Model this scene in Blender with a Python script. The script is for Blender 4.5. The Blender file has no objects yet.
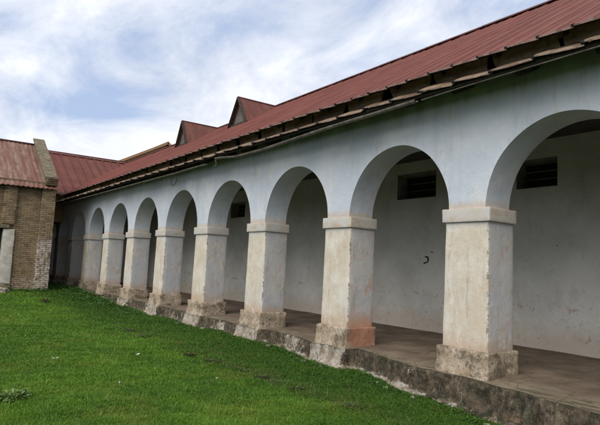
import bpy, bmesh, math, random
import numpy as np
from mathutils import Vector, Matrix, noise
rnd = random.Random(7)
sc = bpy.context.scene
COL = sc.collection

# ------------------------------------------------------------------ camera
YAW, PITCH, ROLL = 0.6295, 0.0980, 0.0443
CAM = Vector((-7.2789, -5.0173, 1.442))
cy_, sy_, cp_, sp_ = math.cos(YAW), math.sin(YAW), math.cos(PITCH), math.sin(PITCH)
fwd = Vector((sy_*cp_, cy_*cp_, sp_)); rt0 = Vector((cy_, -sy_, 0)); up0 = rt0.cross(fwd)
cr, sr = math.cos(ROLL), math.sin(ROLL)
RT = rt0*cr + up0*sr; UP = -rt0*sr + up0*cr; FW = fwd
cd = bpy.data.cameras.new('camera'); cam = bpy.data.objects.new('camera', cd); COL.objects.link(cam)
cam.matrix_world = Matrix(((RT.x, UP.x, -FW.x, CAM.x), (RT.y, UP.y, -FW.y, CAM.y), (RT.z, UP.z, -FW.z, CAM.z), (0, 0, 0, 1)))
cd.sensor_width = 36; cd.lens = 540.04/600*36; cd.clip_start = 0.05; cd.clip_end = 3000
sc.camera = cam

def px(p):
    v = Vector(p)-CAM; z = v.dot(FW)
    if z < .1: return (-9999, -9999, z)
    return (300+540.04*v.dot(RT)/z, 212.5-540.04*v.dot(UP)/z, z)

# ------------------------------------------------------------------ world + sun + exposure
SUN_DIR = Vector((-0.85, -0.40, 0.85)).normalized()
wd = bpy.data.worlds.new('World'); sc.world = wd; wd.use_nodes = True
nt = wd.node_tree; nt.nodes.clear()
def WN(t, **k):
    n = nt.nodes.new(t)
    for a, b in k.items(): setattr(n, a, b)
    return n
out = WN('ShaderNodeOutputWorld'); bg = WN('ShaderNodeBackground'); bg.inputs[1].default_value = 0.1
sky = WN('ShaderNodeTexSky', sky_type='NISHITA', sun_disc=False)
sky.sun_elevation = math.asin(SUN_DIR.z); sky.sun_rotation = math.atan2(SUN_DIR.x, SUN_DIR.y)
sky.air_density = 1.0; sky.dust_density = 1.2; sky.ozone_density = 1.5
tc = WN('ShaderNodeTexCoord'); sep = WN('ShaderNodeSeparateXYZ'); nt.links.new(tc.outputs['Generated'], sep.inputs[0])
def wm(op, a, b=None):
    n = WN('ShaderNodeMath', operation=op)
    for i, v in enumerate((a, b)):
        if v is None: continue
        if isinstance(v, (int, float)): n.inputs[i].default_value = v
        else: nt.links.new(v, n.inputs[i])
    return n.outputs[0]
zz = wm('ADD', wm('MAXIMUM', sep.outputs[2], 0.0), 0.22)
cmb = WN('ShaderNodeCombineXYZ')
nt.links.new(wm('DIVIDE', sep.outputs[0], zz), cmb.inputs[0]); nt.links.new(wm('DIVIDE', sep.outputs[1], zz), cmb.inputs[1])
def wnoise(scale, det, rough, off, dist=0.0, sx=1.0, sy=1.0, rot=0.0):
    mp = WN('ShaderNodeMapping'); mp.inputs['Location'].default_value = off; mp.inputs['Scale'].default_value = (sx, sy, 1)
    mp.inputs['Rotation'].default_value = (0, 0, rot)
    nt.links.new(cmb.outputs[0], mp.inputs[0])
    n = WN('ShaderNodeTexNoise'); n.inputs['Scale'].default_value = scale; n.inputs['Detail'].default_value = det
    n.inputs['Roughness'].default_value = rough; n.inputs['Distortion'].default_value = dist
    nt.links.new(mp.outputs[0], n.inputs['Vector']); return n.outputs[0]
def wramp(v, stops):
    r = WN('ShaderNodeValToRGB'); e = r.color_ramp.elements
    while len(e) < len(stops): e.new(0.5)
    for i, (p, c) in enumerate(stops): e[i].position = p; e[i].color = c
    nt.links.new(v, r.inputs[0]); return r.outputs[0]
g1 = wnoise(0.85, 12, 0.60, (4.3, 1.9, 0), 0.4, 1.0, 0.8, 0.5)
g2 = wnoise(2.6, 10, 0.62, (3.1, 8.2, 0), 0.6, 1.0, 0.7, 0.9)
mask = wm('ADD', wm('MULTIPLY', g1, 0.60), wm('MULTIPLY', g2, 0.40))
def gap_(u, v, r, k):          # a clear patch in the cloud deck round one direction of the sky
    d = (FW+RT*((u-300)/540.04)-UP*((v-212.5)/540.04)).normalized()
    n = WN('ShaderNodeVectorMath', operation='DISTANCE'); sc_ = WN('ShaderNodeMapping'); sc_.inputs['Scale'].default_value = (1, 1, 3.2)
    sc_.vector_type = 'POINT'; nt.links.new(tc.outputs['Generated'], sc_.inputs[0]); nt.links.new(sc_.outputs[0], n.inputs[0])
    n.inputs[1].default_value = (d.x, d.y, d.z*3.2)
    m_ = WN('ShaderNodeMapRange', interpolation_type='SMOOTHSTEP'); nt.links.new(n.outputs['Value'], m_.inputs[0])
    m_.inputs[1].default_value = 0.0; m_.inputs[2].default_value = r; m_.inputs[3].default_value = k; m_.inputs[4].default_value = 0.0
    return m_.outputs[0]
mask = wm('ADD', mask, 0.035)
for gp in ((98, 107, .22, .13), (20, 28, .30, .12), (375, 62, .22, .09), (185, 15, .30, .07), (560, 0, .3, .06)): mask = wm('SUBTRACT', mask, gap_(*gp))
cov = wramp(mask, [(0.36, (0.15, 0.15, 0.15, 1)), (0.44, (0.62, 0.62, 0.62, 1)), (0.54, (1, 1, 1, 1))])
bright = wramp(wm('ADD', wm('MULTIPLY', g2, 0.6), wm('MULTIPLY', g1, 0.4)), [(0.36, (4.2, 4.45, 4.95, 1)), (0.46, (5.0, 5.2, 5.65, 1)), (0.62, (6.1, 6.25, 6.6, 1))])
mx = WN('ShaderNodeMix', data_type='RGBA')
nt.links.new(cov, mx.inputs[0])
blue = WN('ShaderNodeMix', data_type='RGBA'); blue.inputs[0].default_value = 0.75
nt.links.new(sky.outputs[0], blue.inputs[6]); blue.inputs[7].default_value = (2.3, 3.0, 4.5, 1)
nt.links.new(blue.outputs[2], mx.inputs[6]); nt.links.new(bright, mx.inputs[7])
nt.links.new(mx.outputs[2], bg.inputs[0]); nt.links.new(bg.outputs[0], out.inputs[0])

sl = bpy.data.lights.new('sun', 'SUN'); sl.energy = 1.5; sl.angle = math.radians(50); sl.color = (1, 0.95, 0.88)
so = bpy.data.objects.new('sun', sl); COL.objects.link(so); so.rotation_euler = SUN_DIR.to_track_quat('Z', 'Y').to_euler()
so.location = (-20, -10, 30)
vs = sc.view_settings; vs.view_transform = 'Standard'; vs.look = 'None'; vs.exposure = 0.84; vs.gamma = 1; vs.use_curve_mapping = False
sc.render.engine = 'CYCLES'; sc.cycles.max_bounces = 6; sc.cycles.diffuse_bounces = 4

# ------------------------------------------------------------------ material helpers
class Mat:
    def __init__(s, name, rough=0.85, spec=0.3):
        s.m = bpy.data.materials.new(name); s.m.use_nodes = True; s.t = s.m.node_tree
        s.b = s.t.nodes['Principled BSDF']; s.b.inputs['Roughness'].default_value = rough
        s.b.inputs['Specular IOR Level'].default_value = spec
        s.g = s.t.nodes.new('ShaderNodeNewGeometry'); s.P = s.g.outputs['Position']
        s.sp = s.t.nodes.new('ShaderNodeSeparateXYZ'); s.l(s.P, s.sp.inputs[0])
        s.X, s.Y, s.Z = s.sp.outputs
    def l(s, a, b): s.t.links.new(a, b)
    def put(s, v, inp):
        if isinstance(v, (int, float)): inp.default_value = v
        elif isinstance(v, (tuple, list)): inp.default_value = tuple(v)+((1,) if len(v) == 3 and len(inp.default_value) == 4 else ())
        else: s.l(v, inp)
    def math(s, op, a, b=0.0, clamp=False):
        n = s.t.nodes.new('ShaderNodeMath'); n.operation = op; n.use_clamp = clamp
        s.put(a, n.inputs[0]); s.put(b, n.inputs[1]); return n.outputs[0]
    def vec(s, scale=(1, 1, 1), loc=(0, 0, 0), src=None):
        n = s.t.nodes.new('ShaderNodeMapping'); n.inputs['Scale'].default_value = scale; n.inputs['Location'].default_value = loc
        s.l(src or s.P, n.inputs[0]); return n.outputs[0]
    def noise(s, scale, det=4, rough=0.55, stretch=(1, 1, 1), loc=(0, 0, 0), dist=0.0):
        n = s.t.nodes.new('ShaderNodeTexNoise'); n.inputs['Scale'].default_value = scale; n.inputs['Detail'].default_value = det
        n.inputs['Roughness'].default_value = rough; n.inputs['Distortion'].default_value = dist
        s.l(s.vec(stretch, loc), n.inputs['Vector']); return n.outputs[0]
    def vor(s, scale, feature='F1', stretch=(1, 1, 1), rnd_=1.0):
        n = s.t.nodes.new('ShaderNodeTexVoronoi'); n.feature = feature; n.inputs['Scale'].default_value = scale
        n.inputs['Randomness'].default_value = rnd_
        s.l(s.vec(stretch), n.inputs['Vector']); return n
    def band(s, v, a, b):          # smooth 0..1 from a to b
        n = s.t.nodes.new('ShaderNodeMapRange'); n.interpolation_type = 'SMOOTHSTEP'
        s.put(v, n.inputs[0]); n.inputs[1].default_value = a; n.inputs[2].default_value = b; return n.outputs[0]
    def mix(s, f, a, b, mode='MIX'):
        n = s.t.nodes.new('ShaderNodeMix'); n.data_type = 'RGBA'; n.blend_type = mode
        s.put(f, n.inputs[0]); s.put(a, n.inputs[6]); s.put(b, n.inputs[7]); return n.outputs[2]
    def bump(s, h, strength=0.4, dist=0.02, prev=None):
        n = s.t.nodes.new('ShaderNodeBump'); n.inputs['Strength'].default_value = strength; n.inputs['Distance'].default_value = dist
        s.l(h, n.inputs['Height'])
        if prev: s.l(prev, n.inputs['Normal'])
        return n.outputs[0]
    def attr(s, name):
        n = s.t.nodes.new('ShaderNodeAttribute'); n.attribute_name = name; return n.outputs['Fac']
    def fin(s, col, normal=None, rough=None):
        s.put(col, s.b.inputs['Base Color'])
        if normal is not None: s.l(normal, s.b.inputs['Normal'])
        if rough is not None: s.put(rough, s.b.inputs['Roughness'])
        return s.m

def mul(a, b, m): return m.math('MULTIPLY', a, b, True)

def mat_wall():        # bluish white limewash on the arcade wall
    m = Mat('limewash_blue')
    c = m.mix(m.band(m.noise(0.8, 6, .62), .36, .66), (.50, .55, .62), (.59, .625, .665))
    c = m.mix(mul(m.band(m.noise(1.7, 8, .74, (1, 1, .8), (5, 5, 1)), .53, .60), .55, m), c, (.63, .64, .64))
    c = m.mix(mul(m.band(m.noise(3.0, 8, .72, (1, 1, .16)), .50, .68), .55, m), c, (.40, .43, .46))      # drip streaks
    c = m.mix(mul(m.band(m.noise(6, 8, .78, (1, 1, .7), (1, 2, 3)), .56, .66), .40, m), c, (.42, .41, .38))
    c = m.mix(mul(m.band(m.noise(2.4, 8, .72, (1, 1, .45), (8, 2, 6)), .60, .70), .40, m), c, (.55, .47, .37))
    # eave shade painted into the wall colour, ragged below, tinted against green bounce
    eave_shade = m.math('ADD', m.Z, m.math('MULTIPLY', m.noise(2.2, 8, .74, (1, 1, .22)), 0.9))
    c = m.mix(mul(m.band(eave_shade, 4.62, 4.98), .55, m), c, (.22, .15, .18))
    c = m.mix(mul(m.band(eave_shade, 4.35, 4.85), .18, m), c, (.24, .22, .24))
    # rusty line just above the capitals
    st = m.math('SUBTRACT', m.Z, m.math('MULTIPLY', m.noise(7, 6, .7), .26))
    c = m.mix(mul(m.math('SUBTRACT', 1.0, m.band(st, 2.35, 2.53)), .65, m), c, (.50, .36, .24))
    c = m.mix(m.math('MULTIPLY', m.band(m.noise(20, 4, .65), .69, .74), .7), c, (.16, .14, .12))
    h = m.math('ADD', m.noise(5, 7, .65), m.math('MULTIPLY', m.noise(50, 4, .65), .3))
    return m.fin(c, m.bump(h, .45, .035))
def orange_wear(m):    # orange-red rub marks on the near side of the second pillar
    yy = m.math('SUBTRACT', 1.0, m.band(m.math('ABSOLUTE', m.math('SUBTRACT', m.Y, 3.2)), .06, .16))
    low = m.math('SUBTRACT', 1.0, m.band(m.math('SUBTRACT', m.Z, m.math('MULTIPLY', m.noise(3, 6, .7), .5)), .02, .42))
    pat = m.band(m.noise(3.3, 8, .76, (1, 1, .8), (3, 7, 7)), .52, .62)
    return mul(mul(yy, m.band(m.X, .01, .05), m), m.math('MAXIMUM', low, m.math('MULTIPLY', pat, .7)), m)
def red_side(m):       # raw red paint left on the side of one pedestal (second pillar)
    d = m.t.nodes.new('ShaderNodeVectorMath'); d.operation = 'DISTANCE'; m.l(m.vec((1, 1.6, .85)), d.inputs[0])
    d.inputs[1].default_value = (.34, 3.14*1.6, .10*.85)
    return m.math('SUBTRACT', 1.0, m.band(m.math('SUBTRACT', d.outputs['Value'], m.math('MULTIPLY', m.noise(4, 5, .6), .35)), .05, .30))
def mat_pillar():      # cream weathered front, blue-grey sheltered sides
    m = Mat('pillar_paint')
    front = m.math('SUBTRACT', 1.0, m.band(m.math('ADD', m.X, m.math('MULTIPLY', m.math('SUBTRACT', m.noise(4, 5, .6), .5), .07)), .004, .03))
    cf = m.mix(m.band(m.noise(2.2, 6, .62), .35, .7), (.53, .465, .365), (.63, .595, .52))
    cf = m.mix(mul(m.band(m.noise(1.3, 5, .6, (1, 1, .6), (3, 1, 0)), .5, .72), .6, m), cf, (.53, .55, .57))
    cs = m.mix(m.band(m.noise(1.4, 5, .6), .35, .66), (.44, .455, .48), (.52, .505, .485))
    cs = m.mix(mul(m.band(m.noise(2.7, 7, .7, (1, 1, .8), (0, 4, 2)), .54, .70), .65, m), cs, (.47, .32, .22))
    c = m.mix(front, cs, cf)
    c = m.mix(mul(m.band(m.noise(2.3, 6, .7, (1, 1, .8), (9, 4, 2)), .56, .70), .45, m), c, (.50, .33, .19))
    c = m.mix(mul(m.band(m.noise(5, 8, .76, (1, 1, .4), (2, 2, 2)), .54, .72), .6, m), c, (.33, .28, .21))
    c = m.mix(mul(m.band(m.noise(2.0, 8, .74, (1, 1, .9), (12, 2, 5)), .55, .64), .45, m), c, (.44, .37, .27))
    low = m.math('SUBTRACT', 1.0, m.band(m.math('SUBTRACT', m.Z, m.math('MULTIPLY', m.noise(3.5, 6, .7), .75)), -.1, .22))
    c = m.mix(mul(low, .65, m), c, (.44, .31, .215))
    c = m.mix(m.math('MULTIPLY', m.band(m.noise(22, 3, .6), .69, .74), .8), c, (.15, .11, .08))
    c = m.mix(mul(m.band(m.noise(9, 8, .78, (1, 1, .14), (6, 3, 0)), .53, .66), .45, m), c, (.25, .215, .17))
    c = m.mix(mul(m.band(m.noise(4.2, 8, .78, (1, 1, .6), (2, 8, 4)), .565, .61), .55, m), c, (.66, .63, .57))
    ed = m.math('ABSOLUTE', m.math('SUBTRACT', m.math('FRACT', m.math('ADD', m.math('DIVIDE', m.Y, 3.2), .5)), .5))      # worn near corner
    ed2 = m.math('ADD', ed, m.math('MULTIPLY', m.math('ABSOLUTE', m.X), .3))
    c = m.mix(mul(mul(m.math('SUBTRACT', 1.0, m.band(ed2, .004, .012)), m.band(m.noise(6, 7, .75), .50, .56), m), .75, m), c, (.13, .10, .075))
    c = m.mix(mul(orange_wear(m), .75, m), c, (.50, .27, .165))
    # faded blue strip below the capital
    c = m.mix(mul(m.band(m.math('ADD', m.Z, m.math('MULTIPLY', m.noise(5, 4, .6), .25)), 2.25, 2.4), .55, m), c, (.47, .49, .52))
    h = m.math('ADD', m.noise(6, 6, .65), m.math('MULTIPLY', m.noise(50, 3, .6), .3))
    return m.fin(c, m.bump(h, .4, .03))
def mat_capital():
    m = Mat('capital_paint')
    c = m.mix(m.band(m.noise(3, 6, .62), .35, .66), (.50, .46, .39), (.50, .50, .49))
    c = m.mix(mul(m.band(m.noise(4, 6, .7, (1, 1, 2), (0, 4, 2)), .50, .66), .6, m), c, (.46, .32, .21))
    c = m.mix(m.math('MULTIPLY', m.band(m.noise(22, 3, .6), .68, .74), .8), c, (.16, .12, .09))
    return m.fin(c, m.bump(m.noise(12, 6, .65), .4, .02))
def mat_pedestal():
    m = Mat('pedestal_plaster', .9)
    c = m.mix(m.band(m.noise(3.5, 7, .68), .38, .64), (.34, .265, .185), (.50, .42, .325))
    c = m.mix(mul(m.band(m.noise(2.2, 8, .74, (1, 1, 1.3), (5, 2, 0)), .47, .60), .85, m), c, (.115, .09, .06))
    c = m.mix(mul(m.band(m.noise(20, 7, .78, (1, 1, .7)), .53, .60), .75, m), c, (.075, .06, .04))
    c = m.mix(mul(m.band(m.noise(26, 5, .7, (1, 1, 1), (3, 3, 3)), .60, .67), .55, m), c, (.54, .50, .43))
    c = m.mix(mul(red_side(m), .85, m), c, (.42, .195, .125))
    h = m.math('ADD', m.noise(9, 7, .7), m.math('MULTIPLY', m.noise(45, 4, .6), .5))
    return m.fin(c, m.bump(h, .9, .03))
def mat_plinth():
    m = Mat('mossy_plinth', .95)
    w = m.attr('wash')
    moss = m.mix(m.band(m.noise(7, 8, .8), .40, .60), (.030, .026, .017), (.135, .105, .07))
    moss = m.mix(mul(m.band(m.noise(2.4, 7, .72, (1, 1, .5), (7, 7, 0)), .48, .60), .6, m), moss, (.045, .052, .022))
    moss = m.mix(mul(m.band(m.noise(3.4, 8, .76, (1, 1, .5), (1, 9, 0)), .52, .62), .75, m), moss, (.27, .215, .15))
    lime = m.mix(m.band(m.noise(5, 8, .74), .38, .62), (.30, .235, .17), (.50, .465, .40))
    f = m.math('ADD', m.math('MULTIPLY', m.noise(5.5, 10, .80, (1, 1, .8)), 1.0), m.math('MULTIPLY', m.math('SUBTRACT', w, .5), .42))
    c = m.mix(m.band(f, .50, .56), moss, lime)
    c = m.mix(mul(m.band(m.noise(13, 9, .80, (1, 1, .30)), .525, .585), .85, m), c, (.045, .038, .026))      # dark vertical runs
    c = m.mix(mul(m.band(m.noise(4, 7, .75, (1, 1, .7), (15, 4, 0)), .57, .66), .55, m), c, (.30, .19, .12))
    top = m.band(m.math('ADD', m.Z, m.math('MULTIPLY', m.noise(4, 7, .7), .14)), -.13, -.06)
    c = m.mix(mul(mul(top, m.band(m.noise(7, 7, .75, (1, 1, 1), (2, 2, 8)), .45, .53), m), .8, m), c, (.05, .045, .028))
    c = m.mix(mul(m.band(m.noise(24, 7, .78, (1, 1, 1), (4, 4, 4)), .60, .645), .7, m), c, (.52, .49, .42))
    h = m.math('ADD', m.noise(9, 9, .75), m.math('MULTIPLY', m.noise(40, 5, .7), .6))
    return m.fin(c, m.bump(h, .9, .05))
def mat_floor():
    m = Mat('worn_cement', .9)
    c = m.mix(m.band(m.noise(1.2, 7, .65), .35, .66), (.12, .088, .062), (.215, .165, .12))
    c = m.mix(mul(m.band(m.noise(2.5, 6, .7, (.5, 1.2, 1), (4, 0, 0)), .52, .68), .7, m), c, (.11, .08, .055))
    edge = m.math('SUBTRACT', 1.0, m.band(m.math('ADD', m.X, m.math('MULTIPLY', m.noise(2, 6, .7), .9)), .35, .95))
    c = m.mix(mul(edge, .5, m), c, (.27, .22, .15))
    c = m.mix(mul(mul(edge, m.band(m.noise(5, 6, .7, (2, .7, 1)), .48, .58), m), .85, m), c, (.07, .065, .035))
    cr = m.vor(1.1, 'DISTANCE_TO_EDGE').outputs['Distance']
    c = m.mix(m.math('MULTIPLY', m.math('SUBTRACT', 1.0, m.band(cr, .0, .015)), .6), c, (.06, .045, .03))
    return m.fin(c, m.bump(m.noise(9, 7, .7), .5, .03))
def mat_back():
    m = Mat('gallery_limewash')
    c = m.mix(m.band(m.noise(0.8, 7, .65), .36, .64), (.53, .525, .485), (.64, .635, .60))
    c = m.mix(mul(m.band(m.noise(1.6, 8, .74, (1, 1, .5)), .54, .68), .45, m), c, (.42, .39, .34))
    c = m.mix(mul(m.band(m.noise(3.1, 8, .76, (1, 1, .9), (7, 1, 3)), .58, .66), .40, m), c, (.50, .40, .29))
    low = m.math('SUBTRACT', 1.0, m.band(m.math('SUBTRACT', m.Z, m.math('MULTIPLY', m.noise(2.6, 7, .72), .9)), -.40, .20))
    c = m.mix(mul(low, .55, m), c, (.46, .36, .26))
    spl = m.math('SUBTRACT', 1.0, m.band(m.Z, .2, 1.9))
    c = m.mix(mul(mul(m.band(m.noise(11, 8, .78), .57, .64), spl, m), .75, m), c, (.17, .14, .10))
    c = m.mix(m.math('MULTIPLY', m.band(m.noise(9, 5, .7), .68, .71), .85), c, (.12, .09, .07))
    zb = m.math('ABSOLUTE', m.math('SUBTRACT', m.Z, m.math('ADD', .83, m.math('MULTIPLY', m.math('SUBTRACT', m.noise(1.5, 5), .5), .7))))
    c = m.mix(mul(mul(m.math('SUBTRACT', 1.0, m.band(m.math('ADD', zb, m.math('MULTIPLY', m.noise(14, 6, .7), .06)), .035, .09)), m.band(m.noise(2.6, 7, .7, (1, 1, 1), (1, 5, 1)), .5, .58), m), .55, m), c, (.36, .19, .10))
    return m.fin(c, m.bump(m.noise(6, 8, .7), .4, .035))
def mat_red(name='red_paint_sheet', k=1.0, along='Y'):
    m = Mat(name, .6, .22)
    c = m.mix(m.band(m.noise(1.1, 6, .6), .35, .68), (.125*k, .036*k, .026*k), (.165*k, .052*k, .038*k))
    ax = m.Y if along == 'Y' else m.X
    wn = m.t.nodes.new('ShaderNodeTexWhiteNoise'); wn.noise_dimensions = '1D'; m.l(m.math('FLOOR', m.math('DIVIDE', ax, .478)), wn.inputs['W'])
    c = m.mix(m.math('MULTIPLY', wn.outputs['Value'], .45), c, (.115*k, .028*k, .022*k))
    sq = m.math('FRACT', m.math('DIVIDE', ax, .2390))
    c = m.mix(mul(m.math('SUBTRACT', 1.0, m.band(m.math('ABSOLUTE', m.math('SUBTRACT', sq, .2)), .01, .07)), .45, m), c, (.060, .022, .018))      # darker line along each rib
    c = m.mix(mul(m.band(m.noise(2.3, 8, .74, (.35, 3, .35)), .48, .70), .55, m), c, (.20*k, .085*k, .068*k))
    c = m.mix(mul(m.band(m.noise(6, 6, .7, (1, 1, 1), (3, 0, 3)), .62, .74), .6, m), c, (.10, .032, .022))
    return m.fin(c, m.bump(m.noise(20, 4, .6), .15, .01), m.math('ADD', .55, m.math('MULTIPLY', m.noise(3, 4), .3)))
def mat_rust(name='rusty_sheet', a=(.15, .066, .045), b=(.215, .14, .11), d=(.09, .048, .034), st=(1.6, .25, .25)):
    m = Mat(name, .75, .3)
    c = m.mix(m.band(m.noise(2.2, 8, .74, st), .43, .59), a, b)
    c = m.mix(mul(m.band(m.noise(3.5, 7, .72, (.6, 2, .6), (3, 3, 3)), .52, .66), .75, m), c, d)
    return m.fin(c, m.bump(m.noise(18, 5, .6), .3, .015))
def mat_oldroof():
    m = Mat('old_rusted_roofing', .85, .2)
    c = m.mix(m.band(m.noise(1.8, 7, .68, (.6, 1.3, .6)), .38, .64), (.13, .085, .05), (.27, .20, .135))
    c = m.mix(mul(m.band(m.noise(4, 7, .72, (1, 1, 1), (3, 3, 3)), .50, .66), .8, m), c, (.06, .045, .035))
    return m.fin(c, m.bump(m.noise(14, 5, .6), .4, .02))
def mat_wood(name='dark_timber', a=(.035, .028, .022), b=(.075, .06, .045)):
    m = Mat(name, .9, .2)
    return m.fin(m.mix(m.band(m.noise(9, 6, .7, (1, 1, 1)), .35, .7), a, b), m.bump(m.noise(20, 5, .7), .5, .02))
def mat_brick():
    m = Mat('buff_brick', .9, .2)
    cm = m.t.nodes.new('ShaderNodeCombineXYZ'); wob = m.math('MULTIPLY', m.math('SUBTRACT', m.noise(3, 4), .5), .03)
    m.l(m.math('ADD', m.math('ADD', m.X, m.Y), wob), cm.inputs[0]); m.l(m.math('ADD', m.Z, wob), cm.inputs[1])
    br = m.t.nodes.new('ShaderNodeTexBrick'); m.l(cm.outputs[0], br.inputs['Vector'])
    br.inputs['Scale'].default_value = 1.0; br.inputs['Brick Width'].default_value = .26; br.inputs['Row Height'].default_value = .088
    br.inputs['Mortar Size'].default_value = .010; br.inputs['Mortar Smooth'].default_value = .35
    br.inputs['Color1'].default_value = (.29, .215, .13, 1); br.inputs['Color2'].default_value = (.165, .115, .07, 1); br.inputs['Mortar'].default_value = (.06, .045, .03, 1)
    c = br.outputs['Color']
    c = m.mix(mul(m.band(m.noise(1.7, 6, .65), .42, .66), .6, m), c, (.29, .215, .125))
    c = m.mix(mul(m.band(m.noise(2.6, 7, .7, (1, 1, 1), (4, 1, 1)), .55, .7), .55, m), c, (.10, .07, .045))
    # shade under the eave, painted darker onto the upper bricks
    c = m.mix(mul(m.band(m.math('ADD', m.Z, m.math('MULTIPLY', m.noise(2, 5, .6, (1, 1, .4)), 1.1)), 4.3, 5.0), .5, m), c, (.07, .055, .04))
    # peeling whitewash on the lower half of the corner pier
    wx = m.band(m.math('ADD', m.X, 0.0), -2.42, -2.36)
    wz = m.math('SUBTRACT', 1.0, m.band(m.math('ADD', m.Z, m.math('MULTIPLY', m.noise(3, 5), 1.2)), 2.3, 3.1))
    pe = m.math('MULTIPLY', m.math('SUBTRACT', 1.0, br.outputs['Fac']), m.band(m.noise(6, 8, .8), .46, .53))
    c = m.mix(mul(mul(wx, wz, m), pe, m), c, (.52, .47, .42))
    # lime and damp at the foot of the wall
    foot = m.math('SUBTRACT', 1.0, m.band(m.math('SUBTRACT', m.Z, m.math('MULTIPLY', m.noise(2.2, 5), .5)), .0, .3))
    c = m.mix(mul(mul(foot, m.band(m.noise(9, 5, .7), .45, .6), m), .7, m), c, (.42, .35, .29))
    h = m.math('SUBTRACT', m.math('MULTIPLY', m.noise(14, 6, .7), .5), br.outputs['Fac'])
    return m.fin(c, m.bump(h, .8, .03))
def mat_simple(name, a, b, sc_=4, rough=.85, bs=.4):
    m = Mat(name, rough)
    return m.fin(m.mix(m.band(m.noise(sc_, 7, .68), .35, .66), a, b), m.bump(m.noise(sc_*3, 6, .7), bs, .02))
def mat_ground():
    m = Mat('soil_and_turf', 1, .1)
    c = m.mix(m.band(m.noise(1.4, 7, .7), .38, .62), (.030, .052, .014), (.040, .080, .016))
    c = m.mix(mul(m.band(m.noise(5, 6, .7), .55, .68), .7, m), c, (.05, .04, .02))
    return m.fin(c, m.bump(m.noise(12, 6, .7), .8, .05))
def mat_grass():
    m = Mat('grass_blades', .6, .25)
    c = m.mix(m.band(m.noise(0.55, 5, .65), .38, .64), (.062, .152, .016), (.125, .248, .022))
    c = m.mix(m.attr('tone'), c, (.15, .30, .030))
    c = m.mix(mul(m.band(m.noise(.9, 7, .72, (1, 1, 0), (21, 4, 0)), .50, .64), .55, m), c, (.20, .26, .040))
    c = m.mix(mul(m.band(m.noise(7, 5, .7, (1, 1, 0), (2, 14, 0)), .55, .64), .45, m), c, (.035, .10, .014))
    rank = m.band(m.math('ADD', m.X, m.math('MULTIPLY', m.noise(.8, 5, .6), 1.8)), -2.4, -.6)  # darker grass plus shade near the plinth, both painted into the blades
    c = m.mix(mul(rank, .58, m), c, (.028, .085, .012))
    c = m.mix(mul(m.band(m.noise(1.7, 5, .7, (1, 1, 0), (8, 2, 0)), .56, .70), .65, m), c, (.030, .072, .014))
    c = m.mix(m.attr('dry'), c, (.17, .15, .065))
    m.fin(c)
    tr = m.t.nodes.new('ShaderNodeBsdfTranslucent'); m.l(c, tr.inputs[0])
    ms = m.t.nodes.new('ShaderNodeMixShader'); ms.inputs[0].default_value = .3
    o = m.t.nodes['Material Output']; m.l(m.b.outputs[0], ms.inputs[1]); m.l(tr.outputs[0], ms.inputs[2]); m.l(ms.outputs[0], o.inputs[0])
    return m.m

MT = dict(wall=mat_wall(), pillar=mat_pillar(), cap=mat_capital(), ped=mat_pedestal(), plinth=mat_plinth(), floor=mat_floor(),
          back=mat_back(), red=mat_red(), redw=mat_red('wing_red_sheet', .95, 'X'), rust=mat_rust(), old=mat_oldroof(), wood=mat_wood(),
          brick=mat_brick(), ground=mat_ground(), grass=mat_grass(),
          board=mat_rust('tan_gap_board', (.115, .08, .052), (.22, .165, .11), (.05, .034, .024), (1, .5, 1.5)),
          lip=mat_simple('weathered_sheet_edge', (.10, .062, .05), (.25, .185, .155), 7),
          gutter=mat_simple('oxidised_zinc', (.10, .085, .07), (.22, .20, .17), 5, .6),
          dark=mat_simple('near_black', (.012, .012, .012), (.02, .02, .019), 3),  # near-black paint for unlit depths, also on the sheet lap ends
          ceil=mat_simple('dark_boards', (.05, .05, .048), (.085, .083, .078), 3),
          reveal=mat_simple('grey_vent_plaster', (.19, .19, .18), (.28, .28, .27), 3),  # vent recess plaster, greyer than the back wall
          white=mat_simple('dirty_white_plaster', (.40, .36, .30), (.56, .53, .48), 3),
          stonec=mat_simple('lichen_coping', (.095, .078, .052), (.20, .165, .11), 6, .95, .8),
          ochre=mat_simple('ochre_plaster', (.30, .20, .105), (.36, .26, .15), 3),
          tan=mat_rust('tan_roofing', (.115, .095, .06), (.20, .165, .105), (.085, .075, .05)),
          tanedge=mat_simple('tan_edge', (.30, .17, .09), (.36, .22, .13), 5),
          lou=mat_simple('grey_dormer_board', (.10, .085, .08), (.16, .145, .14), 4),
          rock=mat_simple('limey_stone', (.13, .11, .08), (.42, .38, .32), 9, .95, .8),
          rockd=mat_simple('mossy_stone', (.035, .04, .022), (.12, .11, .07), 9, .95, .9),
          petal=mat_simple('white_petal', (.40, .42, .34), (.52, .53, .45), 9),
          wire=mat_simple('black_wire', (.02, .02, .02), (.03, .03, .03), 9))
def leafmat(name, a, b):
    m = Mat(name, .6, .25); c = m.mix(m.band(m.noise(14, 3, .6), .4, .6), a, b); c = m.mix(m.attr('tone'), c, tuple(min(1, 1.9*v) for v in b))
    return m.fin(c)
MT['leaf'] = leafmat('leaf_green', (.026, .068, .012), (.040, .092, .016))
MT['leafdry'] = leafmat('leaf_brown', (.034, .050, .018), (.065, .056, .032))
MT['leafpale'] = leafmat('leaf_pale', (.06, .12, .03), (.11, .17, .045))

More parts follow.
